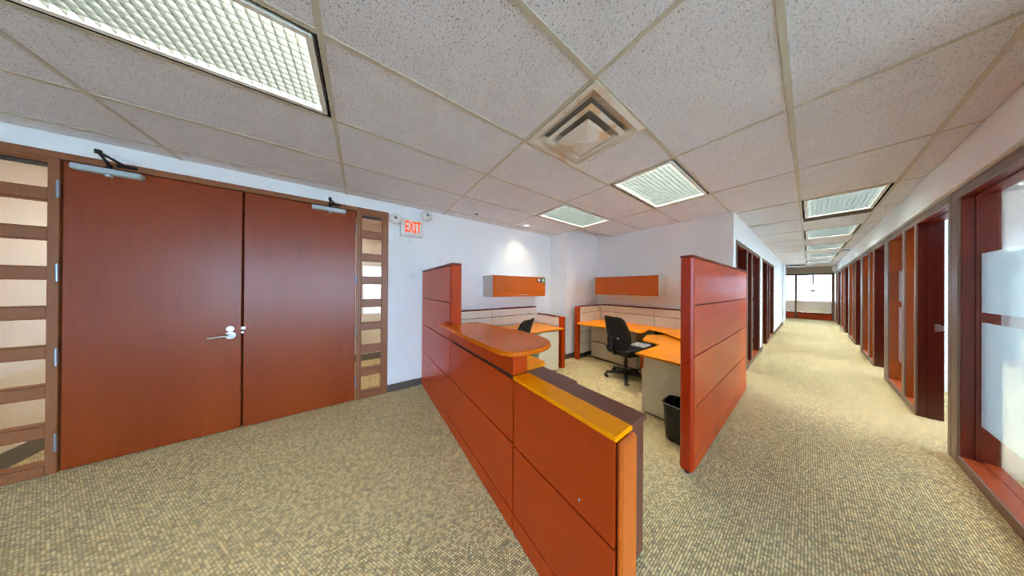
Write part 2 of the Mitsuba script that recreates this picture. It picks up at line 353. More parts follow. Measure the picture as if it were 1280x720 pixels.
sidelight(2, -.062, DX1, -.013, .222, 'brown framed sidelight of eight panes right of the double door')
def leaf(n, x0, x1, hinge_x, label):
    d = struct(f'door_{n}', label=label, cat_='door')
    part(d, 'leaf', box(x0, x1, WD - .006, WD + .056, .008, 2.408, .003), 'door_wood')
    for z in (.176, .829, 1.477, 2.12):
        h = part(d, 'hinge', cat(cyl((hinge_x, WD - .017, z), (hinge_x, WD - .017, z + .125), .0085), cyl((hinge_x, WD - .017, z - .006), (hinge_x, WD - .017, z + .131), .006)), 'steel_hinge', 30)
    return d
d1 = leaf(1, -1.893, -1.0, -1.905, 'large dark cherry left door leaf with lever handle')
d2 = leaf(2, -.985, -.07, -.062, 'large dark cherry right door leaf next to the EXIT sign')
def closer(d, x0, x1, pin, elbow, foot):
    b = part(d, 'closer', cat(box(x0, x1, WD - .06, WD - .005, 2.348, 2.395, .008), cyl((pin, WD - .02, 2.335), (pin, WD - .02, 2.36), .018)), 'satin_silver', label='silver door closer body')
    part(b, 'arm', cat(cyl((pin, WD - .02, 2.385), (pin, WD - .02, 2.44), .013), sweep([(pin, WD - .02, 2.43), elbow, foot], .009), cyl((elbow[0], elbow[1], elbow[2] - .014), (elbow[0], elbow[1], elbow[2] + .014), .015), box(foot[0] - .045, foot[0] + .045, WD - .03, WD - .018, foot[2] - .012, foot[2] + .012)), 'black_plastic', 30, label='dark folding closer arm')
closer(d1, -1.846, -1.54, -1.70, (-1.60, WD - .30, 2.435), (-1.62, WD - .03, 2.44))
closer(d2, -.475, -.165, -.32, (-.30, WD - .22, 2.44), (-.265, WD - .03, 2.44))
hz = .955
yl = WD - .006
lv = part(d1, 'lever_handle', cat(cyl((-1.066, yl, hz), (-1.066, yl - .012, hz), .036, 24), cyl((-1.066, yl, hz), (-1.066, yl - .055, hz), .011), sweep([(-1.066, yl - .052, hz), (-1.10, yl - .057, hz + .002), (-1.15, yl - .055, hz - .004), (-1.19, yl - .05, hz - .008)], .0105)), 'chrome', 30, label='chrome lever handle')
part(d1, 'lock_cylinder', cat(cyl((-1.066, yl, hz + .065), (-1.066, yl - .014, hz + .065), .027, 24), box(-1.07, -1.062, yl - .017, yl, hz + .05, hz + .08)), 'chrome', 30, label='round chrome lock')
part(d2, 'latch_guard', cat(box(-.998, -.968, WD - .016, WD - .002, 1.005, 1.035, .002), box(-.998, -.978, WD - .016, WD - .002, .965, .99, .002)), 'chrome', label='small chrome latch plates')
part(d1, 'edge_bolt', box(-1.0, -.996, WD + .004, WD + .03, .30, .36), 'red_plate')
struct('trim_2', cat(box(DX0, DX1, WD + .057, WD + .075, 2.36, 2.415)), 'reveal_dark')

# --- glazed offices on the right
YF0, YF1, YG = -.72, -.87, -.80
def glaze(w, a, b, z0, z1, film=True, yg=YG, sgn=-1):
    part(w, 'pane', box(a, b, yg - .003, yg + .003, z0, z1), 'glass')
    if film:
        y = yg + sgn * .0055
        for p, q in ((.36, 1.196), (1.274, 1.746)):
            v = np.array([[a, y, p], [b, y, p], [b, y, q], [a, y, q]])
            part(w, 'frosted_film', (v, np.array([[0, 1, 2], [0, 2, 3]])), 'frosted', label='frosted band on the glass')
def bar(w, name, x0, x1, z0, z1, front='frame_front', y0=YF0, y1=YF1, body='jamb_wood'):
    """A post: brown front lip, red-brown depth."""
    s = 1 if y1 < y0 else -1
    part(w, name, box(x0, x1, y0 - s * .012, y1, z0, z1, .002), body)
    part(w, name + '_face', box(x0, x1, y0, y0 - s * .012, z0, z1, .002), front)
def sill(w, a, b, y0=YF0, y1=YF1, yg=YG):
    s = 1 if y1 < y0 else -1
    part(w, 'sill', cat(box(a, b, y0 - s * .012, yg + s * .012, 0, .075, .002), box(a, b, yg - s * .012, y1, 0, .08, .002), box(a, b, yg + s * .012, yg - s * .012, 0, .068)), 'jamb_sill')
    part(w, 'sill_face', box(a, b, y0, y0 - s * .012, 0, .075, .002), front_of(w))
def front_of(w): return 'frame_front'
HZ = 2.225
w = struct('window_3', label='nearest office glazing at the right edge, frosted bands on clear glass', cat_='window')
bar(w, 'post', 4.055, 4.185, 0, 2.30); bar(w, 'post', 2.2, 2.3, 0, 2.30)
part(w, 'head', box(2.3, 4.055, YF0 - .012, YF1, HZ, 2.295, .002), 'jamb_wood'); part(w, 'head_face', box(2.3, 4.055, YF0, YF0 - .012, HZ, 2.295, .002), 'frame_front')
sill(w, 2.3, 4.055); glaze(w, 2.3, 4.055, .078, HZ)
part(w, 'glazing_bead', cat(box(2.3, 4.055, YG + .006, YG + .016, HZ - .012, HZ), box(4.045, 4.055, YG + .006, YG + .016, .075, HZ)), 'jamb_wood')
names = ['first', 'second', 'third', 'fourth', 'fifth']
P = 2.75
for k in range(5):
    b = 4.19 + P * k
    e = min(b + P, XE - .02)
    w = struct(f'window_{4 + k}', label=f'{names[k]} glazed office front along the right of the corridor', cat_='window')
    bar(w, 'post', b + .005, b + .075, 0, 2.30); bar(w, 'mullion', b + 1.06, b + 1.12, 0, HZ, body='jamb_dark'); bar(w, 'mullion', b + 1.57, b + 1.68, 0, HZ, body='jamb_orange'); bar(w, 'post', b + 2.55, e, 0, 2.30, body='jamb_orange')
    part(w, 'head', box(b + .075, b + 2.55, YF0 - .012, YF1, HZ, 2.295, .002), 'jamb_wood'); part(w, 'head_face', box(b + .075, b + 2.55, YF0, YF0 - .012, HZ, 2.295, .002), 'frame_front')
    for p, q in ((b + 1.12, b + 1.57), (b + 1.68, b + 2.55)):
        sill(w, p, q); glaze(w, p, q, .078, HZ)
    part(w, 'door_stop', cat(box(b + 1.05, b + 1.06, YG - .02, YG + .015, 0, HZ), box(b + .075, b + 1.06, YG - .02, YG + .015, HZ - .012, HZ)), 'jamb_dark')
    part(w, 'strike_plate', cat(box(b + 1.055, b + 1.06, YF0 - .075, YF0 - .132, .99, 1.075), box(b + 1.045, b + 1.058, YF0 - .128, YF0 - .15, 1.0, 1.06, .003)), 'steel_hinge', label='metal strike plate')
    d = struct(f'door_{4 + k}', label=f'open office door of the {names[k]} office, turned into the room', cat_='door')
    part(d, 'leaf', box(b + .08, b + .122, YF1 - .02, YF1 - .93, .008, HZ - .005, .002), 'door_wood')
    part(d, 'lever_handle', cat(cyl((b + .122, YF1 - .86, 1.0), (b + .17, YF1 - .86, 1.0), .01), cyl((b + .165, YF1 - .86, 1.0), (b + .165, YF1 - .74, 1.0), .009)), 'chrome', 30)
# --- glazed openings on the left of the corridor
for k, (a, c) in enumerate(OP):
    w = struct(f'window_{10 + k}', label=f'{names[k]} wood framed opening with glazing on the left of the corridor', cat_='window')
    Y0, Y1, G = WL - .008, .80, .735
    n0 = a
    def lb(name, x0, x1, z0, z1): bar(w, name, x0, x1, z0, z1, 'frame_front', Y0, Y1, 'jamb_dark')
    lb('post', a, a + .08, 0, LH); lb('mullion', a + .97, a + 1.07, 0, LH - .06); lb('mullion', a + 1.53, a + 1.63, 0, LH - .06); lb('post', c - .1, c, 0, LH)
    part(w, 'head', box(a + .08, c - .1, Y0 + .012, Y1, LH - .06, LH, .002), 'jamb_wood'); part(w, 'head_face', box(a + .08, c - .1, Y0, Y0 + .012, LH - .06, LH, .002), 'frame_front')
    for p, q in ((a + 1.07, a + 1.53), (a + 1.63, c - .1)):
        sill(w, p, q, Y0, Y1, G); glaze(w, p, q, .078, LH - .06, True, G, 1)
    d = struct(f'door_{10 + k}', label=f'open door of the {names[k]} room left of the corridor', cat_='door')
    part(d, 'leaf', box(a + .085, a + .127, Y1 + .02, Y1 + .9, .008, LH - .07, .002), 'door_wood')
# --- glazed end of the corridor and the room behind it
struct('wall_end', cat(box(XE, XE + .15, -.87, 3.4, 2.27, C + .12), box(XE, XE + .15, 1.6, 3.4, 0, 2.27), box(16.8, XE, 1.5, 1.6, 0, C + .12), ), 'soffit_beige', label='beige bulkhead over the glass end of the corridor', cat_='wall')
struct('wall_far', cat(box(23.4, 23.55, -4.4, 3.4, 0, .75), box(23.4, 23.55, -4.4, 3.4, 2.5, C + .12), box(XE, 23.5, 3.4, 3.5, 0, C + .12), box(23.4, 23.55, 2.0, 3.4, .75, 2.5), box(23.4, 23.55, -4.4, -2.6, .75, 2.5)), 'wall_white', label='white far wall behind the corridor end glass', cat_='wall')
w = struct('window_12', label='glazed end wall of the corridor with a red wooden base', cat_='window')
part(w, 'head', box(XE - .02, XE + .1, -.72, 1.6, 2.21, 2.275, .003), 'reveal_dark')
for a, b in ((-.72, -.64), (.36, .42), (1.5, 1.6)): part(w, 'mullion', box(XE - .02, XE + .1, a, b, 0, 2.21, .003), 'frame_front')
part(w, 'base', cat(box(XE - .01, XE + .1, -.64, 1.5, 0, .30, .003)), 'cherry')
part(w, 'base_rail', box(XE - .03, XE + .12, -.64, 1.5, .30, .335, .003), 'jamb_wood')
for a, b in ((-.64, .36), (.42, 1.5)): part(w, 'pane', box(XE + .04, XE + .046, a, b, .335, 2.21), 'glass')
w = struct('window_13', cat(box(23.42, 23.5, -2.6, 2.0, .75, .8), box(23.42, 23.5, -2.6, 2.0, 2.45, 2.5), box(23.42, 23.5, -.33, -.27, .8, 2.45)), 'satin_silver', label='bright far window of the end room', cat_='window')
part(w, 'pane', box(23.45, 23.455, -2.6, -.33, .8, 2.45), 'glass'); part(w, 'pane', box(23.45, 23.455, -.27, 2.0, .8, 2.45), 'glass')
for i, (y, l) in enumerate(((-.13, 'thin black pendant lamp behind the right pane of the corridor end'), (.82, 'thin black pendant lamp behind the left pane of the corridor end'))):
    k = thing('pendant_lamp', l, 'pendant lamp')
    part(k, 'cord', cyl((20.2, y, 1.78), (20.2, y, C + .12), .024, 8), 'metal_dark'); part(k, 'drop', cyl((20.2, y, 1.45), (20.2, y, 1.8), .004, 6), 'laminate_grey'); part(k, 'shade', xf(lathe([(0, .09), (.06, .08), (.10, 0), (0, 0)], 16), (20.2, y, 1.38)), 'metal_dark', 40)
k = thing('low_divider', 'pale grey low divider behind the glass at the corridor end', 'partition')
part(k, 'panel', box(20.9, 20.98, -2.6, 1.9, .02, .80, .004), 'laminate_grey'); part(k, 'cap', box(20.89, 20.99, -2.61, 1.91, .80, .825, .004), 'laminate_white'); part(k, 'base', box(20.91, 20.97, -2.59, 1.89, 0, .02), 'metal_dark')
k = thing('wall_sign_box', 'small white box fixture high on the wall at the far right end of the corridor', 'light fixture')
part(k, 'body', box(16.6, 17.0, WR, WR + .10, 2.3, 2.5, .01), 'white_plastic'); part(k, 'bracket', box(16.75, 16.85, WR, WR + .03, 2.5, 2.56), 'white_plastic')
k = thing('surface_light', 'short white batten light at the far left end of the corridor ceiling', 'ceiling light')
part(k, 'body', box(16.2, 16.5, .1, .62, C - .07, C, .005), 'white_plastic'); part(k, 'end_cap', box(16.15, 16.2, .1, .64, C - .03, C, .005), 'metal_dark')
solo('ceiling_slot', 'dark slot vent beside the fourth corridor light', 'air vent', box(11.2, 11.32, -.68, -.52, C - .006, C + .004), 'metal_dark')

# ================================================================== CEILING THINGS
def frustum(cx, cy, a, za, b, zb, t=.004):
    """Square ring: outer half size a at height za to inner half size b at height zb, as a thin closed shell."""
    P4 = [(-1, -1), (1, -1), (1, 1), (-1, 1)]
    v = [(cx + s * a, cy + q * a, za) for s, q in P4] + [(cx + s * b, cy + q * b, zb) for s, q in P4] + [(cx + s * a, cy + q * a, za + t) for s, q in P4] + [(cx + s * b, cy + q * b, zb + t) for s, q in P4]
    f = []
    for i in range(4):
        j = (i + 1) % 4
        f += [(i, i + 4, j + 4), (i, j + 4, j), (i + 8, j + 8, j + 12), (i + 8, j + 12, i + 12), (i, j, j + 8), (i, j + 8, i + 8), (i + 4, i + 12, j + 12), (i + 4, j + 12, j + 4)]
    m = trimesh.Trimesh(v, f, process=False); m.fix_normals(); return m
dcx, dcy = 1.352, .988
k = thing('air_diffuser', 'square stepped air diffuser with rusty stains in the ceiling', 'air vent')
part(k, 'frame', cat(frustum(dcx, dcy, .301, C - .004, .268, C - .010), frustum(dcx, dcy, .268, C - .010, .205, C + .03)), 'vent_paint')
part(k, 'cone', cat(frustum(dcx, dcy, .212, C - .022, .182, C - .026), frustum(dcx, dcy, .182, C - .026, .140, C + .03)), 'vent_paint')
part(k, 'center_plate', cat(frustum(dcx, dcy, .140, C - .036, .128, C - .040), frustum(dcx, dcy, .128, C - .040, .001, C - .062)), 'vent_paint', label='pyramid center plate')
part(k, 'boot', cat(frustum(dcx, dcy, .295, C + .035, .001, C + .08)), 'vent_inner')
part(k, 'hub', xf(lathe([(0, -.006), (.014, -.006), (.016, 0), (0, 0)], 16), (dcx, dcy, C - .060)), 'vent_paint', 30)
def downlight(x, y, label, on):
    k = thing('downlight', label, 'downlight')
    part(k, 'trim', xf(lathe([(.030, 0), (.052, -.006), (.056, 0), (.052, .003), (.030, .003), (.030, 0)], 28), (x, y, C)), 'white_plastic', 30)
    lamp = xf(lathe([(0, -.001), (.03, -.001), (.03, .03), (0, .03)], 20), (x, y, C - .002))
    if on:
        part(k, 'lamp', lamp, 'white_plastic', 30, emitter=emit(1, .9, .7, 6), label='lit lamp')
        scene['beam_of_downlight'] = {'type': 'spot', 'intensity': {'type': 'rgb', 'value': [.85, .74, .52]}, 'cutoff_angle': 54, 'beam_width': 26, 'to_world': T().look_at(origin=[x, y, C - .03], target=[x - .02, y + .24, 0.9], up=[1, 0, 0])}
    else:
        part(k, 'lamp', lamp, 'metal_dark', 30)
downlight(1.454, 3.03, 'small unlit downlight in the ceiling beside the EXIT sign', False)
downlight(2.47, 3.02, 'small lit downlight washing the wall over the left cabinet', True)
k = thing('sprinkler', 'tiny ceiling sprinkler between the lit downlight and the louvered light', 'sprinkler')
part(k, 'plate', xf(lathe([(0, -.004), (.03, -.002), (.034, .003), (0, .003)], 20), (2.2, 2.62, C)), 'chrome', 30)
part(k, 'head', xf(lathe([(0, -.03), (.014, -.03), (.014, -.026), (.005, -.022), (.006, 0), (0, 0)], 14), (2.2, 2.62, C)), 'satin_silver', 30)

# ================================================================== EXIT SIGN
k = thing('exit_sign', 'white EXIT sign with orange letters and two lamp heads right of the entrance', 'exit sign')
part(k, 'body', box(.43, .73, WD - .055, WD, 2.175, 2.42, .006), 'white_plastic')
t = meshkit.text_mesh('EXIT', .148, .004, bold=True)
t.apply_translation(-np.array([t.bounds[:, 0].mean(), t.bounds[0, 1], 0])); t.apply_scale([.205 / np.ptp(t.bounds[:, 0]), 1, 1])
t.apply_transform(trimesh.transformations.rotation_matrix(math.pi / 2, (1, 0, 0))); t.apply_translation((.595, WD - .056, 2.235))
part(k, 'lettering', t, 'sign_orange', emitter=emit(1.0, .09, .002, .55), label='glowing orange letters EXIT')
for cx, cz in ((.365, 2.385), (.775, 2.50)):
    h = part(k, 'lamp_head', cat(xf(lathe([(0, .055), (.04, .053), (.067, .036), (.072, .0), (.064, -.02), (0, -.02)], 28), (cx, WD - .075, cz), rx=90)), 'white_plastic', 30, label='round white emergency lamp head')
    part(h, 'bulb', xf(lathe([(0, .012), (.016, .008), (.02, 0), (0, 0)], 16), (cx, WD - .13, cz), rx=90), 'grey_plastic', 30)
part(k, 'arm', cat(cyl((.43, WD - .03, 2.39), (.385, WD - .06, 2.388), .01), cyl((.72, WD - .03, 2.415), (.77, WD - .06, 2.48), .01), cyl((.365, WD - .06, 2.385), (.365, WD, 2.385), .012), cyl((.775, WD - .06, 2.5), (.775, WD, 2.5), .012)), 'white_plastic', 30)
part(k, 'conduit', cat(box(.55, .575, WD - .012, WD, 2.10, 2.175), box(.54, .60, WD - .014, WD, 2.085, 2.10)), 'white_plastic')

# ================================================================== RECEPTION DESK
FX, BX = .735, .845
k = thing('reception_desk', 'cherry panelled reception desk running from the door wall toward the viewer', 'reception desk')
part(k, 'core', cat(box(FX + .012, BX - .012, 2.10, WD - .014, .03, 1.67), box(FX + .012, BX - .012, .396, 2.10, .03, .895), box(FX + .012, BX - .004, 1.02, 2.10, .90, 1.04)), 'reveal_dark')
g = .004
zs_tall = [.115, .510, .908, 1.292, 1.675]
for z0, z1 in zip(zs_tall[:-1], zs_tall[1:]):
    part(k, 'panel', box(FX, FX + .016, 2.125 + g, WD - .014, z0 + g, z1 - g, .0025), 'cherry')
for (a, b, m) in ((1.017, 2.12, .520), (.394, 1.013, .512)):
    part(k, 'panel', box(FX, FX + .016, a + g, b - g, .115 + g, m - g, .0025), 'cherry'); part(k, 'panel', box(FX, FX + .016, a + g, b - g, m + g, .897, .0025), 'cherry')
for a, b in ((2.125, WD - .014), (1.017, 2.12), (.394, 1.013)): part(k, 'plinth', box(FX - .002, FX + .016, a + .001, b - .001, .004, .113, .003), 'cherry')
part(k, 'back_panel', cat(box(BX - .014, BX, 2.12, WD - .014, .03, 1.67, .002), box(BX - .014, BX, .394, 2.12, .03, .895, .002)), 'panel_fabric')
part(k, 'top_cap', box(FX - .003, BX + .003, 2.09, WD - .012, 1.677, 1.697, .004), 'panel_trim')
part(k, 'tall_post', cat(box(FX + .004, BX - .002, 2.085, 2.122, 0.01, 1.677, .010)), 'cherry', label='polished end post of the tall section')
part(k, 'riser', box(FX + .001, BX - .001, 1.018, 2.083, .921, 1.040, .002), 'cherry'); part(k, 'riser_shadow_gap', box(FX + .008, BX - .008, 1.02, 2.083, .897, .922), 'reveal_dark')
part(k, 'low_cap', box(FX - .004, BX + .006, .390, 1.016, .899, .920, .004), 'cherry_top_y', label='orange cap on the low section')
part(k, 'end_post', cat(box(FX + .001, BX + .002, .370, .393, .006, .905, .009)), 'cherry_front', label='lighter rounded end post')
# transaction counter
front, tipx = .655, 1.07
out = [(front, 2.26), (front - .002, 1.60), (front + .004, 1.16), (.668, 1.07), (.70, 1.0), (.76, .968), (.84, .962), (.93, .965), (1.0, .985), (1.065, 1.03), (1.11, 1.09), (1.14, 1.18), (1.15, 1.28), (1.145, 1.46), (1.08, 1.90), (1.035, 2.13), (BX + .004, 2.13), (BX + .004, 2.083), (FX - .001, 2.083), (FX - .001, 2.26)]
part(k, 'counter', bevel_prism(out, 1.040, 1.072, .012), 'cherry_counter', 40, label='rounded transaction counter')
part(k, 'panel_pin', cat(cyl((FX - .003, .545, .575), (FX + .004, .545, .575), .004, 8)), 'liner_film')
# credenza and worktop behind the desk
k = thing('credenza', 'dark brown low cabinet behind the low end of the reception desk', 'cabinet')
part(k, 'body', box(BX + .012, 1.262, .535, 1.33, .06, .725, .004), 'espresso'); part(k, 'top', cat(box(BX + .008, 1.278, .512, .995, .727, .757, .005), box(BX + .008, 1.31, .995, 1.36, .727, .757, .005)), 'espresso')
part(k, 'plinth', box(BX + .04, 1.24, .56, 1.32, 0, .06), 'shadow_black'); part(k, 'end_panel', box(BX + .014, 1.262, .523, .537, .02, .722, .002), 'espresso')
part(k, 'catch', box(1.255, 1.266, .53, .55, .69, .705), 'satin_silver')
k = thing('reception_worktop', 'orange wood work surface under the reception counter', 'desk')
part(k, 'top', bevel_prism([(BX + .012, 3.27), (BX + .012, 1.37), (1.30, 1.365), (1.38, 1.40), (1.40, 1.46), (1.385, 1.66), (1.33, 1.9), (1.33, 3.0), (1.38, 3.27)], .74, .768, .008), 'cherry_top_y', 40)
part(k, 'bracket', box(BX, 1.25, 1.9, 1.93, .60, .74), 'metal_dark'); part(k, 'bracket', box(BX, 1.25, 2.9, 2.93, .60, .74), 'metal_dark'); part(k, 'end_panel', box(BX + .02, 1.28, 1.375, 1.40, 0, .74, .002), 'espresso')

# ================================================================== TALL PARTITION SCREEN
PY0, PY1, PX0, PX1 = .515, .598, 2.075, 4.46
PX1 = 4.46
PX1 = 4.484
k = thing('partition_screen', 'tall freestanding cherry panelled partition screen beside the corridor', 'partition')
zs = [.112, .512, .915, 1.318, 1.695]
part(k, 'core', box(PX0 + .045, PX1 - .004, PY0 + .012, PY1 - .012, .03, 1.69), 'reveal_dark')
xm = 3.66
for z0, z1 in zip(zs[:-1], zs[1:]):
    for a, b in ((PX0 + .042, xm), (xm, PX1)):
        part(k, 'panel', box(a + .0015, b - .0015, PY0, PY0 + .014, z0 + .0045, z1 - .0045, .0025), 'cherry')
    part(k, 'back_panel', box(PX0 + .042, PX1, PY1 - .014, PY1, z0 + .003, z1 - .003, .002), 'panel_fabric')
for a, b in ((PX0 + .042, xm), (xm, PX1)): part(k, 'plinth', box(a + .001, b - .001, PY0 - .001, PY1, .022, .110, .003), 'cherry')
part(k, 'end_post', box(PX0, PX0 + .042, PY0 + .002, PY1 - .002, .018, 1.70, .012), 'cherry_post', label='dark red end post'); part(k, 'top_cap', box(PX0 + .002, PX1, PY0 - .003, PY1 + .003, 1.697, 1.713, .004), 'panel_trim')
part(k, 'foot', cyl((PX0 + .03, .555, 0), (PX0 + .03, .555, .03), .016), 'black_plastic', 30); part(k, 'foot', cyl((4.3, .555, 0), (4.3, .555, .03), .016), 'black_plastic', 30)

# ================================================================== OVERHEAD CABINETS
k = thing('wall_cabinet', 'orange front overhead cabinet on the door wall with a small green sticker', 'wall cabinet')
part(k, 'body', box(1.752, 2.94, 3.02, WD, 1.295, 1.662, .003), 'laminate_grey'); part(k, 'flap', box(1.755, 2.938, 3.0, 3.02, 1.298, 1.66, .002), 'cherry_front')
part(k, 'pull', cat(box(2.28, 2.46, 2.972, 2.978, 1.322, 1.334, .002), box(2.29, 2.305, 2.975, 3.002, 1.322, 1.334), box(2.435, 2.45, 2.975, 3.002, 1.322, 1.334)), 'satin_silver')
s = part(k, 'sticker', box(2.72, 2.82, 2.998, 3.0, 1.555, 1.65), 'red_plate', label='small red and green safety stickers'); part(k, 'sticker', box(2.825, 2.93, 2.998, 3.0, 1.555, 1.65), 'sign_green')
for cx in (2.77, 2.877): part(k, 'sticker_mark', cat(box(cx - .012, cx + .012, 2.9965, 2.998, 1.57, 1.64), box(cx - .034, cx + .034, 2.9965, 2.998, 1.594, 1.618)), 'white_plastic')
k = thing('wall_cabinet', 'orange front overhead cabinet on the back wall over the corner desk', 'wall cabinet')
part(k, 'body', box(4.15, XB, 1.492, 2.69, 1.322, 1.690, .003), 'laminate_white'); part(k, 'flap', box(4.13, 4.15, 1.494, 2.688, 1.325, 1.687, .002), 'cherry_front')
part(k, 'pull', cat(box(4.102, 4.108, 1.99, 2.17, 1.348, 1.360, .002), box(4.105, 4.132, 2.0, 2.015, 1.348, 1.360), box(4.105, 4.132, 2.145, 2.16, 1.348, 1.360)), 'satin_silver')

# ================================================================== WORKSTATION PANELS
def tile_panel(k, axis, fixed, th, a, b, zs, splits, side):
    """Fabric tiles on a low panel run; side is the sign of the visible face along the other axis."""
    ed = [a] + splits + [b]
    def bx(u0, u1, v0, v1, z0, z1, bv=.003): return box(u0, u1, v0, v1, z0, z1, bv) if axis == 'x' else box(v0, v1, u0, u1, z0, z1, bv)
    part(k, 'core', bx(a, b, fixed - side * .012, fixed - side * th, .02, zs[-1], 0), 'metal_dark')
    for u0, u1 in zip(ed[:-1], ed[1:]):
        for z0, z1 in zip(zs[:-1], zs[1:]):
            part(k, 'fabric_tile', bx(u0 + .003, u1 - .003, fixed, fixed - side * .013, z0 + .004, z1 - .004), 'panel_fabric')
    part(k, 'top_trim', bx(a, b, fixed + side * .004, fixed - side * (th + .004), zs[-1], zs[-1] + .018, .004), 'panel_trim')
k = thing('workstation_panel', 'low white fabric workstation panel against the door wall, under the left cabinet', 'partition')
tile_panel(k, 'x', 3.28, .058, BX + .002, 2.955, [.10, .50, .76, .925, 1.056], [1.90], -1)
tile_panel(k, 'y', 2.955, .062, 2.66, 3.274, [.10, .50, .745, .915], [], -1)
part(k, 'end_post', box(2.945, 3.03, 2.575, 2.66, 0, .933, .006), 'cherry', label='cherry end post')
k = thing('workstation_panel', 'low white fabric panel wrapping the corner desk on the back wall', 'partition')
tile_panel(k, 'y', 4.42, .065, .66, 2.735, [.10, .45, .72, .945, 1.082], [1.655], -1)
tile_panel(k, 'x', 2.735, .062, 3.67, 4.42, [.10, .30, .55, .72, .945, 1.070], [], -1)
part(k, 'end_post', box(3.575, 3.67, 2.725, 2.80, 0, 1.078, .006), 'cherry', label='cherry end post')

# ================================================================== DESKS
k = thing('desk', 'orange topped straight desk along the door wall behind the reception counter', 'desk')
part(k, 'top', bevel_prism([(1.45, 3.27), (1.45, 2.58), (1.7, 2.56), (2.4, 2.52), (2.90, 2.50), (2.93, 2.54), (2.93, 3.27)], .72, .748, .007), 'cherry_top_x', 40)
part(k, 'modesty_panel', box(1.5, 2.3, 3.1, 3.12, .25, .72), 'metal_dark')
part(k, 'bracket', box(1.5, 1.53, 2.7, 3.26, 0, .72), 'metal_dark')
def pedestal(label, x0, x1, y0, y1, z1, face, rows_, group=None):
    k = thing('file_pedestal', label, 'filing cabinet', group)
    part(k, 'body', box(x0, x1, y0, y1, .03, z1, .004), 'metal_beige'); part(k, 'plinth', box(x0 + .02, x1 - .02, y0 + .02, y1 - .02, 0, .03), 'metal_dark')
    h = (z1 - .05) / sum(rows_); z = .045
    for r in rows_:
        a, b = z + .003, z + h * r - .003; z += h * r
        if face == '-y':
            d = part(k, 'drawer', box(x0 + .006, x1 - .006, y0 - .018, y0, a, b, .003), 'metal_beige'); part(d, 'lock', cyl(((x0 + x1) / 2, y0 - .022, b - .05), ((x0 + x1) / 2, y0 - .016, b - .05), .009, 12), 'chrome', 30)
        else:
            d = part(k, 'drawer', box(x0 - .018, x0, y0 + .006, y1 - .006, a, b, .003), 'metal_beige'); part(d, 'pull_lip', box(x0 - .026, x0 - .017, y0 + .03, y1 - .03, b - .035, b - .022, .003), 'metal_dark')
    return k
pedestal('beige two drawer pedestal under the straight desk', 2.33, 2.80, 2.535, 3.05, .717, '-y', [1.15, .85])
pedestal('wide beige lateral file under the left end of the corner desk', 3.96, 4.40, 1.75, 2.66, .722, '-x', [1, 1])
k = thing('file_pedestal', 'plain beige pedestal side facing the wastebasket', 'filing cabinet')
part(k, 'body', box(2.72, 3.20, .68, 1.125, .03, .69, .004), 'metal_beige'); part(k, 'plinth', box(2.74, 3.18, .70, 1.10, 0, .03), 'metal_dark')
part(k, 'side_panel', box(2.702, 2.72, .66, 1.14, .02, .69, .003), 'metal_beige')
k = thing('corner_desk', 'orange topped corner desk with a raised curved rear surface', 'desk')
low = [(2.55, 1.15), (3.22, 1.135), (3.31, 1.395), (3.70, 1.50), (4.1, 1.3), (4.41, 1.2), (4.41, .61), (2.55, .61)]
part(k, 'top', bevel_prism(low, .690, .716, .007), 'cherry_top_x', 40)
hi = [(3.56, 2.72), (4.415, 2.72), (4.415, .66), (3.40, .66), (3.42, .80), (3.55, .96), (3.64, 1.05), (3.80, 1.20), (3.93, 1.36), (4.03, 1.52), (4.02, 1.60), (3.76, 1.54), (3.62, 1.53), (3.58, 1.56), (3.66, 1.72), (3.60, 2.05), (3.52, 2.35), (3.50, 2.62), (3.52, 2.69)]
part(k, 'raised_top', bevel_prism(hi, .735, .762, .008), 'cherry_top_y', 40, label='raised rear surface with curved edge')
part(k, 'support_panel', box(4.30, 4.40, .70, 1.6, 0, .69), 'metal_dark'); part(k, 'support_panel', box(3.7, 3.72, .70, 1.1, .0, .69), 'metal_dark'); part(k, 'support_panel', box(4.36, 4.40, 2.67, 2.715, 0, .735), 'metal_dark'); part(k, 'end_panel', box(2.66, 2.70, 1.12, 1.145, .53, .69, .003), 'cherry')
k = thing('keyboard_tray', 'grey slab tray under the notch of the corner desk', 'keyboard tray')
part(k, 'tray', box(3.0, 3.22, 1.235, 1.42, .672, .688, .005), 'grey_plastic'); part(k, 'arm', box(3.1, 3.7, 1.24, 1.29, .645, .672), 'metal_dark')

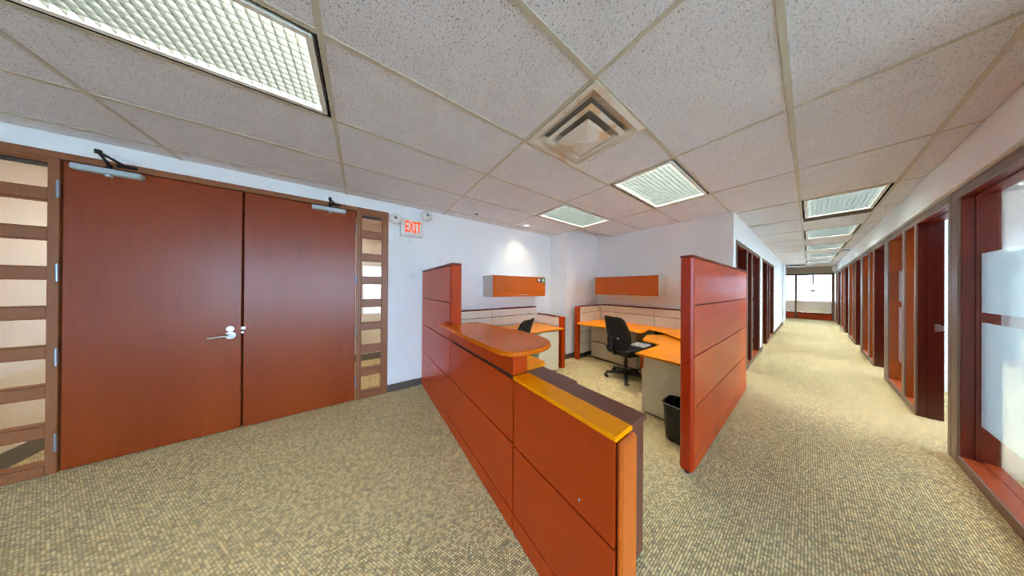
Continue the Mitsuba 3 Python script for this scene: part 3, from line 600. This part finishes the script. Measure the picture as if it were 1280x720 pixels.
# ================================================================== CHAIRS
def warp(m, fn, size=.03):
    v, f = trimesh.remesh.subdivide_to_size(m.vertices, m.faces, size); m = trimesh.Trimesh(v, f, process=True)
    m.vertices = fn(np.array(m.vertices)); return m
def rounded(pts, r): return sg.Polygon(pts).buffer(-r).buffer(r, quad_segs=8)
def chair_meshes():
    M = {}
    outl = rounded([(-.17, .50), (.17, .50), (.235, .62), (.235, .78), (.19, .98), (.15, 1.01), (-.15, 1.01), (-.19, .98), (-.235, .78), (-.235, .62)], .05)
    def bend(th):
        def fn(v):
            y, z, d = v[:, 0], v[:, 1], v[:, 2]
            s = (z - .5) / .5
            x = -.235 + .05 * (1 - ((s - .3) / .7) ** 2) * .6 - .10 * np.clip(s - .35, 0, 1) ** 1.4 + 1.1 * y * y - d
            return np.c_[x, y, z]
        return fn
    m = trimesh.creation.extrude_polygon(outl, .018, engine='earcut'); M['backrest'] = (warp(m, bend(.018), .028), 'black_mesh')
    ring = outl.difference(outl.buffer(-.03)); m = trimesh.creation.extrude_polygon(ring, .034, engine='earcut'); m.apply_translation((0, 0, -.008)); M['back_frame'] = (warp(m, bend(.03), .025), 'black_plastic')
    seat = rounded([(-.23, -.23), (.22, -.24), (.27, -.2), (.27, .2), (.22, .24), (-.23, .23)], .07)
    m = bevel_prism(list(seat.exterior.coords), .43, .51, .035); M['seat'] = (m, 'black_mesh')
    M['seat_pan'] = (bevel_prism(list(seat.buffer(-.03).exterior.coords), .40, .432, .01), 'black_plastic')
    M['spine'] = (cat(sweep([(-.05, 0, .40), (-.24, 0, .42), (-.285, 0, .55), (-.265, 0, .70)], .022, 12), sweep([(-.262, -.11, .68), (-.272, 0, .68), (-.262, .11, .68)], .014, 10)), 'black_plastic')
    M['column'] = (cat(cyl((0, 0, .09), (0, 0, .28), .027), cyl((0, 0, .26), (0, 0, .405), .018), box(-.11, .11, -.07, .07, .37, .405, .01)), 'black_plastic')
    return M
CM = chair_meshes()
leg_m = trimesh.convex.convex_hull(np.array([(x, s * w, z) for x, w, z0, z1 in ((.02, .032, .075, .13), (.30, .016, .075, .095)) for s in (-1, 1) for z in (z0, z1)]))
cast_m = cat(cyl((.30, -.026, .026), (.30, -.008, .026), .026, 18), cyl((.30, .008, .026), (.30, .026, .026), .026, 18), cyl((.30, 0, .03), (.30, 0, .085), .008, 10), box(.285, .315, -.008, .008, .02, .06))
knob_m = cat(*[xf(lathe([(0, .01), (.013, .006), (.016, 0), (0, 0)], 16), (-.276, 0, .68), ry=-90)])
def chair(x, y, rz, label, base0=12):
    k = thing('office_chair', label, 'office chair')
    for n, (m, b) in CM.items(): part(k, n, xf(m, (x, y, 0), rz), b, 40)
    for sy in (-.11, .11): part(k, 'pivot_knob', xf(xf(knob_m, (.006, sy, 0)), (x, y, 0), rz), 'chrome', 30, label='silver pivot knob')
    for i in range(5):
        l = part(k, 'leg', xf(leg_m, (x, y, 0), rz + base0 + 72 * i), 'black_plastic'); part(l, 'caster', xf(cast_m, (x, y, 0), rz + base0 + 72 * i), 'black_plastic', 30)
chair(3.50, 1.72, -18, 'black mesh back task chair at the corner desk', 10)
chair(1.80, 2.52, 116, 'black task chair behind the reception counter, only its back showing', 20)

# ================================================================== WASTEBASKET
k = thing('wastebasket', 'black plastic wastebasket beside the partition screen', 'wastebasket')
def ring_loft(rings, caps=True):
    v, f, N = [], [], len(rings[0][0])
    for p, z in rings: v += [(a, b, z) for a, b in p]
    for i in range(len(rings) - 1):
        for j in range(N):
            a, d = i * N + j, i * N + (j + 1) % N
            f += [(a, d, d + N), (a, d + N, a + N)]
    if not caps:
        for j in range(N):
            a, d = (len(rings) - 1) * N + j, (len(rings) - 1) * N + (j + 1) % N
            f += [(a, d, (j + 1) % N), (a, (j + 1) % N, j)]
        return trimesh.Trimesh(v, f, process=False)
    c0 = len(v); v += [(*np.mean(rings[0][0], 0), rings[0][1]), (*np.mean(rings[-1][0], 0), rings[-1][1])]
    for j in range(N):
        f += [(c0, (j + 1) % N, j), (c0 + 1, (len(rings) - 1) * N + j, (len(rings) - 1) * N + (j + 1) % N)]
    return trimesh.Trimesh(v, f, process=False)
def rr(cx, cy, a, b, r, n=64):
    p = sg.box(cx - a + r, cy - b + r, cx + a - r, cy + b - r).buffer(r, quad_segs=8); return np.array(base_ring(p, n))
bx_, by_ = 2.50, .725
ba, bb, bh = .120, .105, .345
part(k, 'bin', ring_loft([(rr(bx_, by_, ba - .03, bb - .03, .04), 0), (rr(bx_, by_, ba - .02, bb - .02, .045), .02), (rr(bx_, by_, ba, bb, .05), bh), (rr(bx_, by_, ba - .006, bb - .006, .048), bh), (rr(bx_, by_, ba - .03, bb - .03, .04), .02)]), 'black_plastic', 40)
part(k, 'rim', ring_loft([(rr(bx_, by_, ba, bb, .05), bh - .01), (rr(bx_, by_, ba + .006, bb + .006, .052), bh - .004), (rr(bx_, by_, ba + .006, bb + .006, .052), bh + .008), (rr(bx_, by_, ba - .006, bb - .006, .048), bh + .008), (rr(bx_, by_, ba - .008, bb - .008, .046), bh - .02)], False), 'black_plastic', 40)
part(k, 'bag_edge', ring_loft([(rr(bx_, by_, ba + .0075, bb + .0075, .053), bh + .001), (rr(bx_, by_, ba + .0075, bb + .0075, .053), bh + .006), (rr(bx_, by_, ba + .0055, bb + .0055, .053), bh + .006), (rr(bx_, by_, ba + .0055, bb + .0055, .053), bh + .001)], False), 'liner_film', 40, label='pale bag edge')
